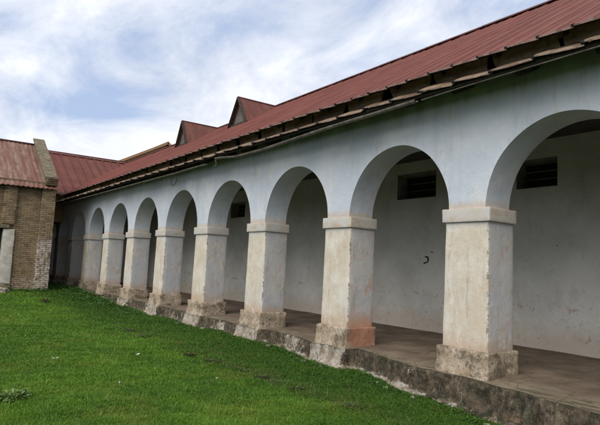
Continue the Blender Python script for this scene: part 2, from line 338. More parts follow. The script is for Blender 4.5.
# ------------------------------------------------------------------ object helpers
class MB:
    def __init__(s): s.v = []; s.f = []; s.mi = []; s.sm = []
    def add(s, vs, fs, mi=0, smooth=False):
        o = len(s.v); s.v += [tuple(p) for p in vs]
        for f in fs: s.f.append(tuple(i+o for i in f)); s.mi.append(mi); s.sm.append(smooth)
    def box(s, x0, x1, y0, y1, z0, z1, mi=0):
        vs = [(x, y, z) for x in (x0, x1) for y in (y0, y1) for z in (z0, z1)]
        s.add(vs, [(0, 1, 3, 2), (4, 6, 7, 5), (0, 4, 5, 1), (2, 3, 7, 6), (0, 2, 6, 4), (1, 5, 7, 3)], mi)
    def bar(s, a, b, w, h, up=(0, 0, 1), mi=0):      # square bar from a to b
        a, b = Vector(a), Vector(b); d = (b-a).normalized(); u = Vector(up); r = d.cross(u).normalized(); u = r.cross(d)
        vs = [p+r*sx*w/2+u*sz*h/2 for p in (a, b) for sx, sz in ((-1, -1), (1, -1), (1, 1), (-1, 1))]
        s.add(vs, [(3, 2, 1, 0), (4, 5, 6, 7), (0, 1, 5, 4), (1, 2, 6, 5), (2, 3, 7, 6), (3, 0, 4, 7)], mi)
    def tube(s, pts, r, n=8, mi=0):
        pts = [Vector(p) for p in pts]; rings = []
        for i, p in enumerate(pts):
            d = (pts[min(i+1, len(pts)-1)]-pts[max(i-1, 0)]).normalized()
            a = d.cross(Vector((.3, .2, 1))).normalized(); b = d.cross(a)
            rr = r[i] if isinstance(r, (list, tuple)) else r
            rings.append([p+a*math.cos(2*math.pi*k/n)*rr+b*math.sin(2*math.pi*k/n)*rr for k in range(n)])
        vs = [q for R_ in rings for q in R_]; fs = []
        for i in range(len(pts)-1):
            for k in range(n): fs.append((i*n+k, i*n+(k+1) % n, (i+1)*n+(k+1) % n, (i+1)*n+k))
        fs.append(tuple(range(n))[::-1]); fs.append(tuple((len(pts)-1)*n+k for k in range(n)))
        s.add(vs, fs, mi, True)
    def grid(s, P, mi=0, smooth=True):              # P[i][j] points
        n, m_ = len(P), len(P[0]); o = [p for row in P for p in row]
        s.add(o, [(i*m_+j, i*m_+j+1, (i+1)*m_+j+1, (i+1)*m_+j) for i in range(n-1) for j in range(m_-1)], mi, smooth)
    def rbox(s, x0, x1, y0, y1, z0, z1, res=.08, r=.015, amp=.004, fr=3., mi=0, chip=0., fn=None):
        def ticks(a, b):
            n = max(1, round((b-a-2*r)/res)); return [a, a+r*.3, a+r]+[a+r+(b-a-2*r)*k/n for k in range(1, n)]+[b-r, b-r*.3, b]
        T = [ticks(x0, x1), ticks(y0, y1), ticks(z0, z1)]
        idx = {}; vs = []; fs = []
        lo = Vector((x0+r, y0+r, z0+r)); hi = Vector((x1-r, y1-r, z1-r))
        def vid(p):
            k = (round(p[0], 5), round(p[1], 5), round(p[2], 5))
            if k not in idx:
                q = Vector([min(max(p[i], lo[i]), hi[i]) for i in range(3)]); d = Vector(p)-q
                nrm = d.normalized() if d.length > 1e-9 else Vector((0, 0, 0)); w = q+nrm*r
                dd = amp*noise.fractal(Vector(p)*fr, 1.0, 2.0, 4)
                if chip:
                    e = sum(1 for i in range(3) if abs(p[i]-(T[i][0])) < r*1.2 or abs(p[i]-(T[i][-1])) < r*1.2)
                    if e >= 2: dd -= chip*max(0, noise.noise(Vector(p)*fr*2.3)+.1)
                w = w+nrm*dd
                if fn: w = fn(w)
                idx[k] = len(vs); vs.append(w)
            return idx[k]
        for ax in range(3):
            u, v = (ax+1) % 3, (ax+2) % 3
            for side in (0, -1):
                for i in range(len(T[u])-1):
                    for j in range(len(T[v])-1):
                        q = []
                        for di, dj in ((0, 0), (1, 0), (1, 1), (0, 1)):
                            p = [0, 0, 0]; p[ax] = T[ax][side]; p[u] = T[u][i+di]; p[v] = T[v][j+dj]; q.append(vid(p))
                        fs.append(tuple(q) if side == -1 else tuple(q[::-1]))
        s.add(vs, fs, mi, True)
    def build(s, name, mats, parent=None, origin=None):
        mats = mats if isinstance(mats, (list, tuple)) else [mats]
        o0 = Vector(origin) if origin is not None else (worldloc(parent) if parent else Vector((0, 0, 0)))
        me = bpy.data.meshes.new(name)
        me.from_pydata([(p[0]-o0.x, p[1]-o0.y, p[2]-o0.z) for p in s.v], [], s.f)
        for m in mats: me.materials.append(MT[m] if isinstance(m, str) else m)
        me.polygons.foreach_set('material_index', s.mi); me.polygons.foreach_set('use_smooth', s.sm)
        me.update()
        ob = bpy.data.objects.new(name, me); COL.objects.link(ob)
        ob.location = o0-(worldloc(parent) if parent else Vector((0, 0, 0)))
        if parent: ob.parent = parent
        return ob
def worldloc(o):
    v = Vector((0, 0, 0))
    while o: v += o.location; o = o.parent
    return v
def tag(o, label=None, cat=None, group=None, kind=None):
    for k, v in (('label', label), ('category', cat), ('group', group), ('kind', kind)):
        if v: o[k] = v
    return o
def empty(name, loc, label, cat, group=None):
    o = bpy.data.objects.new(name, None); COL.objects.link(o); o.location = loc; o.empty_display_size = .3
    return tag(o, label, cat, group)
def lerp(tab, y):
    if y <= tab[0][0]: return tab[0][1]
    for (a, b), (c, d) in zip(tab, tab[1:]):
        if y <= c: return b+(d-b)*(y-a)/(c-a)
    return tab[-1][1]
def sm(a, b, v):
    t = min(1, max(0, (v-a)/(b-a))); return t*t*(3-2*t)
def N(x, y, z=0.): return noise.noise(Vector((x, y, z)))

# ------------------------------------------------------------------ ground
S, W, D = 3.2, .82, .67           # bay spacing, pillar width, pillar depth
FZ = -.10                         # veranda floor level
GP = [(-8, -.68), (-1, -.66), (0, -.62), (.7, -.56), (3.6, -.52), (4.7, -.48), (6.2, -.42), (8, -.42), (11, -.46), (14, -.46), (17, -.44), (20, -.34), (22, -.24), (30, -.22), (60, -.22)]
def gz(x, y):
    base = -.26
    t = sm(-5.5, -.7, x)
    z = base+(lerp(GP, y)-base)*t
    if abs(x) < 30 and abs(y) < 50: z += .035*N(x*.7, y*.7)+.012*N(x*2.3, y*2.3, 3)
    return z
xs = [-400, -200, -100, -60, -40, -30, -25, -20, -16]+[-14+.3*i for i in range(49)]+[1, 3, 8, 20, 60, 150, 400]
ys = [-400, -200, -100, -50, -30, -20, -14, -10]+[-8+.35*i for i in range(100)]+[30, 40, 60, 100, 200, 400]
g = MB(); g.grid([[(x, y, gz(x, y) if x < .5 else -.8) for y in ys] for x in xs][::-1])
tag(g.build('ground', 'ground'), kind='structure')

# ------------------------------------------------------------------ arcade building
B = empty('arcade_building', (0, 0, -.6), 'long whitewashed arcade building with round arches, square pillars and a red metal roof', 'building')
Y0, Y1, IMIN, IMAX = -8.0, 34.0, -3, 10
CZ = 2.26; CT = 2.48; AR = 1.25; RISE = 1.285; WT = 4.62
def wobx(y, z): return .006*N(y*1.3, z*1.3, 5)+.003*N(y*4, z*4, 9)
m = MB()
NA = 48
for i in range(IMIN, IMAX+1):
    ya, yb = i*S+.06, i*S+W-.06            # pier above capital
    X0, X1 = 0.0, D-.03
    # pier
    nz = 12
    zs = [CT-.01+(WT-CT+.01)*k/nz for k in range(nz+1)]
    yy = [ya, (ya+yb)/2, yb]
    cyc = i*S+W+(S-W)/2
    arc = [(cyc-(AR+aj)*math.cos(math.pi*k/NA), CT-.01+(RISE+aj)*math.sin(math.pi*k/NA)) for k in range(NA+1) for aj in [(.007*N(k*.16, i*4.7)) if 0 < k < NA else 0]]
    for xf, sgn in ((X0, 1), (X1, -1)):
        P = [[(xf+(wobx(y, z) if xf == 0 else 0), y, z) for y in yy] for z in zs]
        m.grid(P if sgn < 0 else P[::-1])
        if i < IMAX:
            nr = 8; P = []
            for k in range(nr+1):
                t = k/nr; row = []
                for (y, z) in arc:
                    q = z+(WT-z)*t; row.append((xf+(wobx(y, q) if xf == 0 else 0), y, q))
                P.append(row)
            m.grid(P if sgn < 0 else P[::-1])
    if i < IMAX:
        P = []
        for (y, z) in arc:
            P.append([(X0+wobx(y, z)+(X1-X0-wobx(y, z))*t, y, z+.008*N(t*2+i, y*2, z)) if 0 < t < 1 else (X0+wobx(y, z) if t == 0 else X1, y, z) for t in (0, .25, .5, .75, 1)])
        m.grid(P)
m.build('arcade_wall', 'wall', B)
for i in range(IMIN, IMAX+1):
    y = i*S
    res = .06 if i < 4 else .12
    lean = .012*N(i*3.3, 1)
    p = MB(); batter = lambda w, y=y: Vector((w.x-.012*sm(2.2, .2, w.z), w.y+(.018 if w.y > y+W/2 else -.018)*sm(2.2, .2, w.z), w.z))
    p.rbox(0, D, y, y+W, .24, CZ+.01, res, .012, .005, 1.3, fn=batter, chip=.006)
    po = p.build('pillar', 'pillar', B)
    c = MB(); e = .045
    c.rbox(-e, D+.02, y-e, y+W+e, CZ, CT, .05, .010, .004, 2, chip=.008)
    c.build('capital', 'cap', po)
    q = MB(); e = .085
    q.rbox(-e-.01, D+.04, y-e, y+W+e, FZ-.12, .255, .035 if i < 5 else .07, .022, .010, 3.0, chip=.028,
           fn=lambda w: Vector((w.x-.04*sm(.1, -.2, w.z)*(1 if w.x < 0 else 0), w.y, w.z)))
    q.build('pedestal', 'ped', po)

XE = [(-9, -.5), (-1.9, -.50), (-1.2, -.40), (-.5, -.26), (-.1, -.20), (.1, -.19), (.9, -.20), (1.05, -.30), (1.4, -.24), (2.2, -.04), (2.8, .10), (3.0, .08), (3.1, -.15), (4.15, -.17), (4.3, -.08),
      (5.2, .0), (6.1, .03), (6.3, -.15), (7.35, -.16), (7.6, -.06), (9.3, -.10), (9.5, -.16), (10.5, -.16), (10.7, -.03), (12.5, 0), (12.7, -.15), (13.7, -.15), (13.9, 0), (15.7, 0), (15.9, -.15), (16.9, -.15), (17.1, 0), (34, 0)]
def xe(y): return lerp(XE, y)+.035*N(y*2.1, 3)+.02*N(y*6, 8)
def fz(x, y): return FZ-.010*(1+N(x*1.5, y*1.5, 2))-.035*sm(.6, -.3, x)*(1+.8*N(y*1.3, 4))
# floor
m = MB(); P = []; y = Y0
while y < Y1:
    e0 = xe(y)+.02; P.append([(e0+(3.97-e0)*(t**1.6), y, fz(e0+(3.97-e0)*(t**1.6), y)) for t in [k/26 for k in range(27)]]); y += .07 if y < 14 else .2
m.grid(P[::-1]); m.build('veranda_floor', 'floor', B)
# plinth: rough masonry edge
m = MB(); P = []; wash = []; y = Y0
prof = [k/22 for k in range(23)]
ysl = []
while y < Y1: ysl.append(y); y += .028 if y < 9 else (.05 if y < 16 else .14)
for y in ysl:
    x0 = xe(y); z0 = fz(x0, y); zb = min(gz(x0-.25, y), -.3)-.10; row = []
    ip = round((y-W/2)/S); near = abs(y-(ip*S+W/2))      # distance to the nearest pillar axis
    butt = sm(.62, .42, near)*(1 if ip >= 1 else .25)
    for t in prof:
        z = z0+(zb-z0)*max(0, (t-.12)/.88) if t > .12 else z0-.002
        x = x0+.03*(1-t/.12) if t < .12 else x0
        flare = .05*t+.13*sm(.68, .80, t+.06*N(y*2.3, 31))+.06*butt*sm(.3, 1, t)
        d = .022*noise.fractal(Vector((x*5, y*4.5, z*6)), .9, 2.1, 6)+.030*N(y*1.3, z*1.5, 11)+.035*max(0, N(y*1.7, z*7, 21))
        d += .05*max(0, noise.fractal(Vector((1, y*5, z*6)), 1, 2, 3)-.1)*sm(.55, .95, t)
        x = x-flare-d*(1 if t > .05 else 0)
        z = z-(.03*max(0, N(y*4.5, 7)) if .04 < t < .3 else 0)
        row.append((x, y, z))
        wv = max(butt*.85*sm(0, .3, t+.2), sm(.58, .80, t+.10*N(y*3, 5))*(.95 if y < 5.5 else .55), .40+.6*N(y*.9, 2) if y > 4.3 else .22+.25*N(y*1.2, 2))
        if -3 < y < .9: wv = min(wv, .55*sm(.6, .85, t))
        wash.append(max(0, min(1, wv)))
    P.append(row)
m.grid(P); po = m.build('plinth', 'plinth', B)
a = po.data.attributes.new('wash', 'FLOAT', 'POINT'); a.data.foreach_set('value', wash)
# back wall with vent openings
VENTS = [(1.03, 2.0, 3.40, 4.05), (4.33, 5.72, 3.42, 4.14), (14.25, 15.45, 3.34, 3.98)]
BX = 3.95
m = MB()
ycut = sorted({Y0, Y1}|{v for V in VENTS for v in V[:2]}); zc_all = 4.6
cur = Y0
def panel(y0, y1, z0, z1):
    ny = max(1, int((y1-y0)/.5)); nz_ = max(1, int((z1-z0)/.5))
    m.grid([[(BX+.006*N(y0+(y1-y0)*i/ny, (z0+(z1-z0)*j/nz_)) if 0 < i < ny and 0 < j < nz_ else BX, y0+(y1-y0)*i/ny, z0+(z1-z0)*j/nz_) for j in range(nz_+1)] for i in range(ny+1)])
for (a0, a1, b0, b1) in VENTS:
    panel(cur, a0, FZ-.1, zc_all); panel(a0, a1, FZ-.1, b0); panel(a0, a1, b1, zc_all); cur = a1
panel(cur, Y1, FZ-.1, zc_all)
m.box(BX+.4, BX+.5, Y0, Y1, FZ-.1, zc_all)
bw = m.build('back_wall', 'back', B)
for (a0, a1, b0, b1) in VENTS:
    m = MB()
    dz = .38
    m.add([(BX, a0, b0), (BX, a1, b0), (BX, a1, b1), (BX, a0, b1), (BX+dz, a0+.02, b0), (BX+dz, a1-.02, b0), (BX+dz, a1-.02, b1-.05), (BX+dz, a0+.02, b1-.05)],
          [(0, 1, 5, 4), (1, 2, 6, 5), (2, 3, 7, 6), (3, 0, 4, 7)], 0)
    m.add([(BX+dz, a0+.02, b0), (BX+dz, a1-.02, b0), (BX+dz, a1-.02, b1-.05), (BX+dz, a0+.02, b1-.05)], [(0, 1, 2, 3)], 1)  # black sheet stands in for the unlit space behind the vent
    v = m.build('vent_opening', ['reveal', 'dark'], bw)
    m = MB()
    for k in range(4):
        zk = b0+.06+(b1-b0-.12)*k/3; m.box(BX+.30, BX+.325, a0+.025, a1-.025, zk-.012, zk+.012)
    m.build('vent_bar', 'gutter', v)
# hole knocked in the plaster
m = MB(); hc = (BX-.004, 4.62, 1.75)
for (dy, dz_, r_, w_, a0, a1) in ((0, 0, .085, .06, .9, 4.9), (-.20, .17, .035, .03, .2, 3.0), (.05, -.06, .04, .05, 3, 5.6)):
    n_ = 16; O = []; I = []
    for k in range(n_+1):
        a = a0+(a1-a0)*k/n_; t = math.sin(math.pi*k/n_)**.6*(.7+.6*abs(N(k*.9, dy+3)))
        for L_, rr_ in ((O, r_+w_*t*.5), (I, max(.002, r_-w_*t*.6))): L_.append((BX-.009, hc[1]+dy+rr_*math.cos(a), hc[2]+dz_+rr_*.95*math.sin(a)))
    m.grid([O, I], 0, False)
m.build('plaster_hole', 'wood', bw)
# ceiling, end walls, rear block
m = MB(); m.box(D-.03, BX, Y0, Y1, 4.46, 4.52); m.build('ceiling', 'ceil', B)
m = MB(); m.box(D-.05, BX+.3, Y1-.2, Y1, FZ-.3, 4.6); m.build('end_wall', 'dark', B)  # painted black for the dark at the gallery's far end
m = MB(); m.box(.0, BX+5, Y0-.25, Y0, -.8, 4.7); m.add([(0, Y0-.12, 4.7), (10.2, Y0-.12, 4.7), (5.0, Y0-.12, 7.95)], [(0, 1, 2)])
m.box(BX+.52, 10.0, Y0, Y1, -.8, 4.7); m.build('rear_block', 'back', B)

# red roof
RM = .62
def rz(x): return 4.72+RM*(x+.5)
RX = 5.0; RE = -.55; VY = 27.4
def valley_x(y): return max(RE, (4.95+.6*(y-VY)-4.72)/RM-.5)
def sheet_roof(m, side, y0, y1, width, rib, hgt, jump, thick=.012):
    y = y0; k = 0
    while y < y1-.01:
        ye = min(y+width+.03, y1+.03); tilt = jump*(.7+.6*rnd.random()); ext = .025*(rnd.random()-.5)
        n = max(1, round((ye-y)/rib)); rows = []
        ysn = []
        for q in range(n):
            a = y+(ye-y)*q/n; w = (ye-y)/n
            ysn += [(a, hgt), (a+w*.10, hgt), (a+w*.17, 0), (a+w*.5, 0), (a+w*.86, 0), (a+w*.94, hgt)]
        ysn.append((ye, hgt))
        def P(x, yy, h): 
            t = (yy-y)/(ye-y); zz_ = rz(x if side < 0 else 2*RX-x)
            return (x, yy, zz_+h+tilt*(t-.2)+.004*N(x*3, yy*.8, 4))
        top = []
        for (yy, h) in ysn:
            xa = (valley_x(yy) if yy > VY-1 else RE) if side < 0 else 2*RX-RE
            if side < 0: xa += ext
            xa = min(xa, RX-.05) if side < 0 else xa
            top.append([P(xa+(RX-xa)*t, yy, h) for t in (0, .01, .25, .5, .75, 1)])
        m.grid(top if side > 0 else top[::-1], 0, False)
        bot = [[(p[0], p[1], p[2]-thick) for p in r_] for r_ in top]
        m.grid(bot if side < 0 else bot[::-1], 2, False)
        lipp = [[(r_[0][0]-.001, r_[0][1], r_[0][2]), (r_[0][0]-.001, r_[0][1], min(r_[0][2], r_[0][2]-r_[0][2]+rz(r_[0][0])+tilt*((r_[0][1]-y)/(ye-y)-.2))-thick-.010)] for r_ in top] if side < 0 else [[(r_[0][0]+.001, r_[0][1], r_[0][2]), (r_[0][0]+.001, r_[0][1], r_[0][2]-.02)] for r_ in top]
        m.grid(lipp, 1, False)
        if side < 0 and y < VY: m.tube([(RE+ext-.02, y+.01, top[0][0][2]-.012), (RE+ext+.12, y+.01, top[0][0][2]+.06)], .017, 6, 3)
        y += width; k += 1
m = MB(); sheet_roof(m, -1, Y0-.3, 35.5, .478, .239, .022, .028); roof = None
MT['redunder'] = mat_simple('red_sheet_underside', (.05, .03, .026), (.08, .05, .04), 4)
roof = m.build('roof', ['red', 'lip', 'redunder', 'dark'], B)
m = MB(); sheet_roof(m, 1, Y0-.3, 35.5, .478*4, .478, .022, .01); m.build('rear_roof_slope', ['red', 'lip', 'redunder'], B)
m = MB(); y = Y0-.3
while y < 33:      # ridge capping in lengths
    m.bar((RX-.10, y, rz(RX)+.015), (RX-.10, y+2.03, rz(RX)+.02), .26, .012, (-RM, 0, 1)); m.bar((RX+.10, y, rz(RX)+.015), (RX+.10, y+2.03, rz(RX)+.02), .26, .012, (RM, 0, 1))
    m.tube([(RX, y, rz(RX)+.06), (RX, y+2.0, rz(RX)+.065)], .035, 8); y += 2
MT['redd'] = mat_rust('faded_dormer_sheet', (.13, .042, .034), (.165, .068, .052), (.085, .055, .038), (2.2, 1, .2))
MT['ridge'] = mat_simple('dark_red_capping', (.08, .035, .03), (.14, .055, .05), 3)
m.build('ridge_cap', 'ridge', roof)
# old roof skirt below
def oz(x): return 4.365+.50*(x+.68)
m = MB(); y = Y0-.3; OX = -.72
while y < 33.5:
    wd_ = .655*(.93+.14*rnd.random()); tilt = .05*(.3+1.1*rnd.random()); ext = .09*(rnd.random()-.5); dip = .015*(rnd.random()-.5); rows = []
    n = 18
    for q in range(n+1):
        t = q/n; yy = y+(wd_+.05)*t; cor = .006*N(yy*5, 2)
        bend = .02*math.sin(math.pi*t)*(rnd.random()*.1+.5)
        rows.append([(xx, yy, oz(xx)+cor+tilt*(t-.5)*(1-.4*(xx+.7))+dip-bend*(1-min(1, (xx+.72)*1.2))) for xx in (OX+ext, OX+ext+.03, -.3, .1, .45)])
    m.grid(rows[::-1], 0, True)
    m.grid([[(a[0], a[1], a[2]-.014) for a in r_] for r_ in rows], 2, True)
    m.grid([[(r_[0][0]-.001, r_[0][1], r_[0][2]), (r_[0][0]-.001, r_[0][1], r_[0][2]-.016-.010*abs(N(r_[0][1]*3, 5)))] for r_ in rows], 1, False)
    # rolled lap end
    a = rows[-1]; m.tube([(a[0][0]-.015, y+wd_+.02, a[0][2]-.028), (a[0][0]+.10, y+wd_+.02, a[0][2]+.015)], .026, 6, 3)
    y += wd_
m.build('old_roof_skirt', ['old', 'lip', 'wood', 'dark'], B)
m = MB(); m.box(.40, .46, Y0, 33, 4.62, 5.25); m.build('inner_board', 'wood', B)
y = Y0
while y < 27:      # short boards closing the gap between the old and the new roof
    L = 1.12*(.985 if rnd.random() < .6 else .88+.09*rnd.random()); m = MB(); xb = -.27+.05*rnd.random(); s0 = .03*rnd.random(); n = 8
    P = [[(xb-.02*t+.012*N(y+L*q/n, t*2, 3), y+L*q/n+.10*(1-t)*(1 if q == 0 else -1 if q == n else 0)*rnd.random(), (oz(xb)+.005)*(1-t)+(rz(xb)-.03-s0*(q/n))*t) for t in (0, .5, 1)] for q in range(n+1)]
    m.grid(P[::-1], 0, False); m.grid([[(p[0]+.02, p[1], p[2]) for p in r_] for r_ in P], 0, False)
    m.build('gap_board', 'board', B); y += 1.12
# rafters of the old roof (ends show below the skirt) and timber of the red roof
y = -5.25
while y < 28:
    m = MB(); j = .04*(rnd.random()-.5)
    m.bar((-.44+j, y, oz(-.44)-.12), (.1, y, oz(.1)-.12), .12, .20); m.build('rafter', 'wood', B); y += 1.12
y = -5.3
while y < 27:
    m = MB(); m.bar((-.40, y, rz(-.40)-.075), (.5, y, rz(.5)-.075), .07, .10); m.build('roof_batten', 'wood', roof); y += .96*(.9+.2*rnd.random())
m = MB(); m.box(-.36, -.30, Y0, 27.3, rz(-.33)-.055, rz(-.33)-.012); m.build('purlin', 'wood', roof)
m = MB(); m.box(-.62, -.55, Y0, 30, oz(-.6)-.085, oz(-.6)-.03); m.build('fascia_board', 'wood', B)
m = MB(); m.add([(-.60, Y0, oz(-.6)-.035), (-.60, 33, oz(-.6)-.035), (0.0, 33, oz(0)-.05), (0.0, Y0, oz(0)-.05)], [(0, 1, 2, 3)])
m.add([(0.0, Y0, oz(0)-.05), (0.0, 33, oz(0)-.05), (.1, 33, 4.2), (.1, Y0, 4.2)], [(0, 1, 2, 3)]); m.build('soffit', 'wood', B)
# sagging gutter
def gut(tab, name, r=.05):
    m = MB(); P = []; y = tab[0][0]
    while y <= tab[-1][0]:
        z = lerp(tab, y); rr = r*(1+.12*N(y*2, 2))
        P.append([(-.70-rr*math.cos(a), y, z+r-rr*math.sin(a)) for a in [math.pi*k/8 for k in range(9)]]+[(-.70+rr-.006, y, z+r), (-.70, y, z+.006), (-.70-rr+.006, y, z+r)]); y += .12
    m.grid(P, 0, True); o = m.build(name, 'gutter', B); return o
gut([(.9, 4.19), (1.85, 4.17), (2.95, 4.16), (4.27, 4.12), (5.6, 4.07), (6.85, 4.08), (7.6, 4.16), (8.1, 4.19)], 'gutter', .05)
gut([(8.5, 4.10), (9.2, 4.11), (10.5, 4.09), (13, 4.10), (20, 4.12), (29, 4.14)], 'gutter', .035)
gut([(-7, 4.24), (-2, 4.24), (.0, 4.22), (.85, 4.20)], 'gutter', .014)
m = MB(); m.tube([(-.70, 8.0, 4.24), (-.70, 7.98, 4.16), (-.66, 8.0, 4.06), (-.62, 8.2, 4.02)], .02, 6); m.build('gutter_bracket', 'gutter', B)
m = MB(); m.tube([(-.3, 11.45, 4.10), (-.3, 11.5, 3.98), (-.3, 11.58, 3.90), (-.3, 11.75, 3.87), (-.3, 11.88, 3.93), (-.3, 11.9, 4.12)], .010, 6); m.build('wire_hook', 'wire', B)

# dormers
def dormer(yc, hw, pz):
    xf = 2.8; e = MB()
    xend = (pz-4.72)/RM-.5
    zb = rz(xf)+.02
    for s in (-1, 1):
        n = 14; P = []
        for q in range(n+1):
            x = xf+(xend-xf)*q/n; drop = pz-rz(x)-.015
            hh = .014*(q % 2)
            P.append([(x, yc+s*hw*(drop/(pz-zb))*t, pz-drop*t+hh*.6) for t in (0, .5, 1)])
        e.grid(P if s < 0 else P[::-1], 0, False)
    ob = e.build('dormer', 'redd', roof)
    g_ = MB(); xi = xf+.16
    zi = rz(xi); g_.add([(xi, yc-hw*.93, zi), (xi, yc+hw*.93, zi), (xi, yc, pz-.06)], [(0, 2, 1)])
    g_.build('gable_board', 'lou', ob)
    b = MB()
    for s in (-1, 1): b.bar((xf+.02, yc+s*(hw+.02), zb-.01), (xf+.02, yc, pz-.01), .13, .03, (0, s*(pz-zb), hw))
    b.build('barge_board', 'wood', ob)
    b = MB(); b.bar((xf+.08, yc-hw, zb+.05), (xf+.08, yc+hw, zb+.05), .05, .13); b.build('gable_sill', 'wood', ob)
    b = MB(); b.tube([(xf-.01, yc, pz+.012), (xend+.1, yc, pz+.012)], .03, 6); b.build('dormer_ridge', 'ridge', ob)
    return ob
dormer(13.3, .66, 7.93); dormer(18.6, .58, 8.00)

# ------------------------------------------------------------------ red-roofed cross wing
Wn = empty('wing_building', (-1, 28, -.3), 'cross wing behind the brick house, dark red standing seam roof over an ochre wall', 'building')
ridge_y = 32.6; wz0 = 4.95
m = MB()
def wz(y): return wz0+.6*(y-VY)
for x in np.arange(-6.0, 6.0, .125):
    x = float(x); ylow = VY
    vx = lambda xx: VY+max(0, (4.72+RM*(xx+.5)-wz0)/.6)
    y0a, y0b = vx(x), vx(x+.125)
    if y0a >= ridge_y: continue
    y0b = min(y0b, ridge_y)
    m.add([(x, y0a, wz(y0a)), (x+.125, y0b, wz(y0b)), (x+.125, ridge_y, wz(ridge_y)), (x, ridge_y, wz(ridge_y))], [(0, 1, 2, 3)])
m.add([(-6, ridge_y, wz(ridge_y)), (6, ridge_y, wz(ridge_y)), (6, 2*ridge_y-VY, wz0), (-6, 2*ridge_y-VY, wz0)], [(0, 1, 2, 3)])
# standing seams of the roof sheet, raised 4 cm
x = -5.4
while x < 5.2:
    yl = VY+max(0, (4.72+RM*(x+.5)-wz0)/.6)
    if yl < ridge_y-.1: m.bar((x, yl, wz(yl)+.02), (x, ridge_y, wz(ridge_y)+.02), .06, .09, mi=1)
    x += .53
wr = m.build('roof', ['redw', 'ridge'], Wn)
m = MB(); m.bar((-6, ridge_y-.12, wz(ridge_y)-.02), (5.0, ridge_y-.12, wz(ridge_y)-.02), .32, .03, (0, -.6, 1)); m.tube([(-6, ridge_y, wz(ridge_y)+.05), (5, ridge_y, wz(ridge_y)+.05)], .06, 8)
m.build('ridge_cap', 'ridge', wr)
m = MB(); m.bar((-6, VY-.02, wz0-.05), (-.1, VY-.02, wz0-.05), .03, .10); m.build('fascia_board', 'lip', Wn)
m = MB(); m.box(-6, .02, 28.0, 28.3, 3.3, 5.1); m.build('wall', 'ochre', Wn)
m = MB(); m.box(-6, .02, 30.5, 30.7, -.5, 4.0); m.box(-6, .02, 28.3, 30.5, 3.3, 3.4); m.build('inner_wall', 'dark', Wn)  # black paint puts in the dark of the covered passage

# ------------------------------------------------------------------ brick house
BH = empty('brick_house', (-4, 22, -.25), 'buff brick house at the courtyard end with a rusty corrugated roof and whitewashed jamb', 'building')
FYb = 22.0; XR = -1.78; XL = -14.0; ridge_b = 26.0; bz0 = 4.46
DX0, DX1, DH = -4.9, -3.79, 2.52      # doorway
m = MB()
def bpanel(x0, x1, z0, z1):
    nx, nz_ = max(1, int((x1-x0)/.3)), max(1, int((z1-z0)/.3))
    m.grid([[(x0+(x1-x0)*i/nx, FYb, z0+(z1-z0)*j/nz_) for i in range(nx+1)] for j in range(nz_+1)][::-1], 0, False)
bpanel(XL, DX0, -.5, 4.75); bpanel(DX0, DX1, DH, 4.75); bpanel(DX1, XR-.12, -.5, 4.75)
m.add([(XR-.12, FYb, -.5), (XR-.12, 30, -.5), (XR-.12, 30, 4.6), (XR-.12, 26, 7.0), (XR-.12, FYb, 4.6)], [(0, 1, 2, 3, 4)])
m.add([(XL, FYb, -.5), (XL, 30, -.5), (XL, 30, 4.6), (XL, 26, 7.0), (XL, FYb, 4.6)], [(4, 3, 2, 1, 0)])
m.box(XL, XR-.13, 29.8, 30, -.5, 4.6)
bwall = m.build('wall', 'brick', BH)
def brickpier(x0, x1, z0, z1, dy, name='pilaster'):
    m = MB(); m.rbox(x0, x1, FYb-dy, FYb+.25, z0, z1, .12, .012, .012, 5, chip=.03); return m.build(name, 'brick', bwall)
brickpier(-2.36, XR, -.5, 4.44, .22); brickpier(-3.90, -3.36, 2.70, 4.42, .16); brickpier(-5.5, -4.95, -.5, 4.42, .09)
brickpier(-7.6, -7.1, -.5, 4.42, .09); brickpier(-9.9, -9.4, -.5, 4.42, .09)
m = MB(); m.rbox(-3.79, -3.33, FYb-.11, FYb+.3, .08, 2.49, .1, .015, .01, 4, chip=.02); m.build('door_jamb', 'white', bwall)
brickpier(-3.80, -3.32, -.5, .075, .115, 'jamb_base')
m = MB(); m.rbox(-5.1, -3.55, FYb-.16, FYb+.25, 2.52, 2.69, .15, .012, .008, 4); m.build('lintel', 'stonec', bwall)
m = MB(); m.box(DX0, DX1+.02, FYb+.2, FYb+.25, -.3, DH); m.build('doorway_dark', 'dark', bwall)  # black panel stands in for the dark of the opening
m = MB(); m.box(XL, XR-.1, FYb-.16, FYb, 4.42, 4.50); m.build('eave_board', 'wood', BH)
# rusty corrugated roof
m = MB(); n = int((XR-.02-XL-.3)/.045); P = []
for i in range(n+1):
    x = XL-.3+(XR+.02-XL+.3)*i/n; row = []
    for j in range(7):
        t = j/6; y = FYb-.35+(ridge_b-FYb+.35)*t; lap = .012*((j % 3)/3)
        row.append((x, y, bz0+.615*(y-FYb+.35)+.020*math.cos(x*2*math.pi/.20)+lap+.02*N(x*.8, y*.8)))
    P.append(row)
m.grid(P)
m.grid([[(p[0], 2*ridge_b-p[1], p[2]) for p in r_][::-1] for r_ in P])
m.grid([[(r_[0][0], r_[0][1], r_[0][2]), (r_[0][0], r_[0][1]+.002, r_[0][2]-.03)] for r_ in P])
br = m.build('roof', 'rust', BH)
m = MB(); m.tube([(XL-.3, ridge_b, bz0+.615*4.35+.02), (XR-.4, ridge_b, bz0+.615*4.35+.02)], .07, 8); m.build('ridge_cap', 'ridge', br)
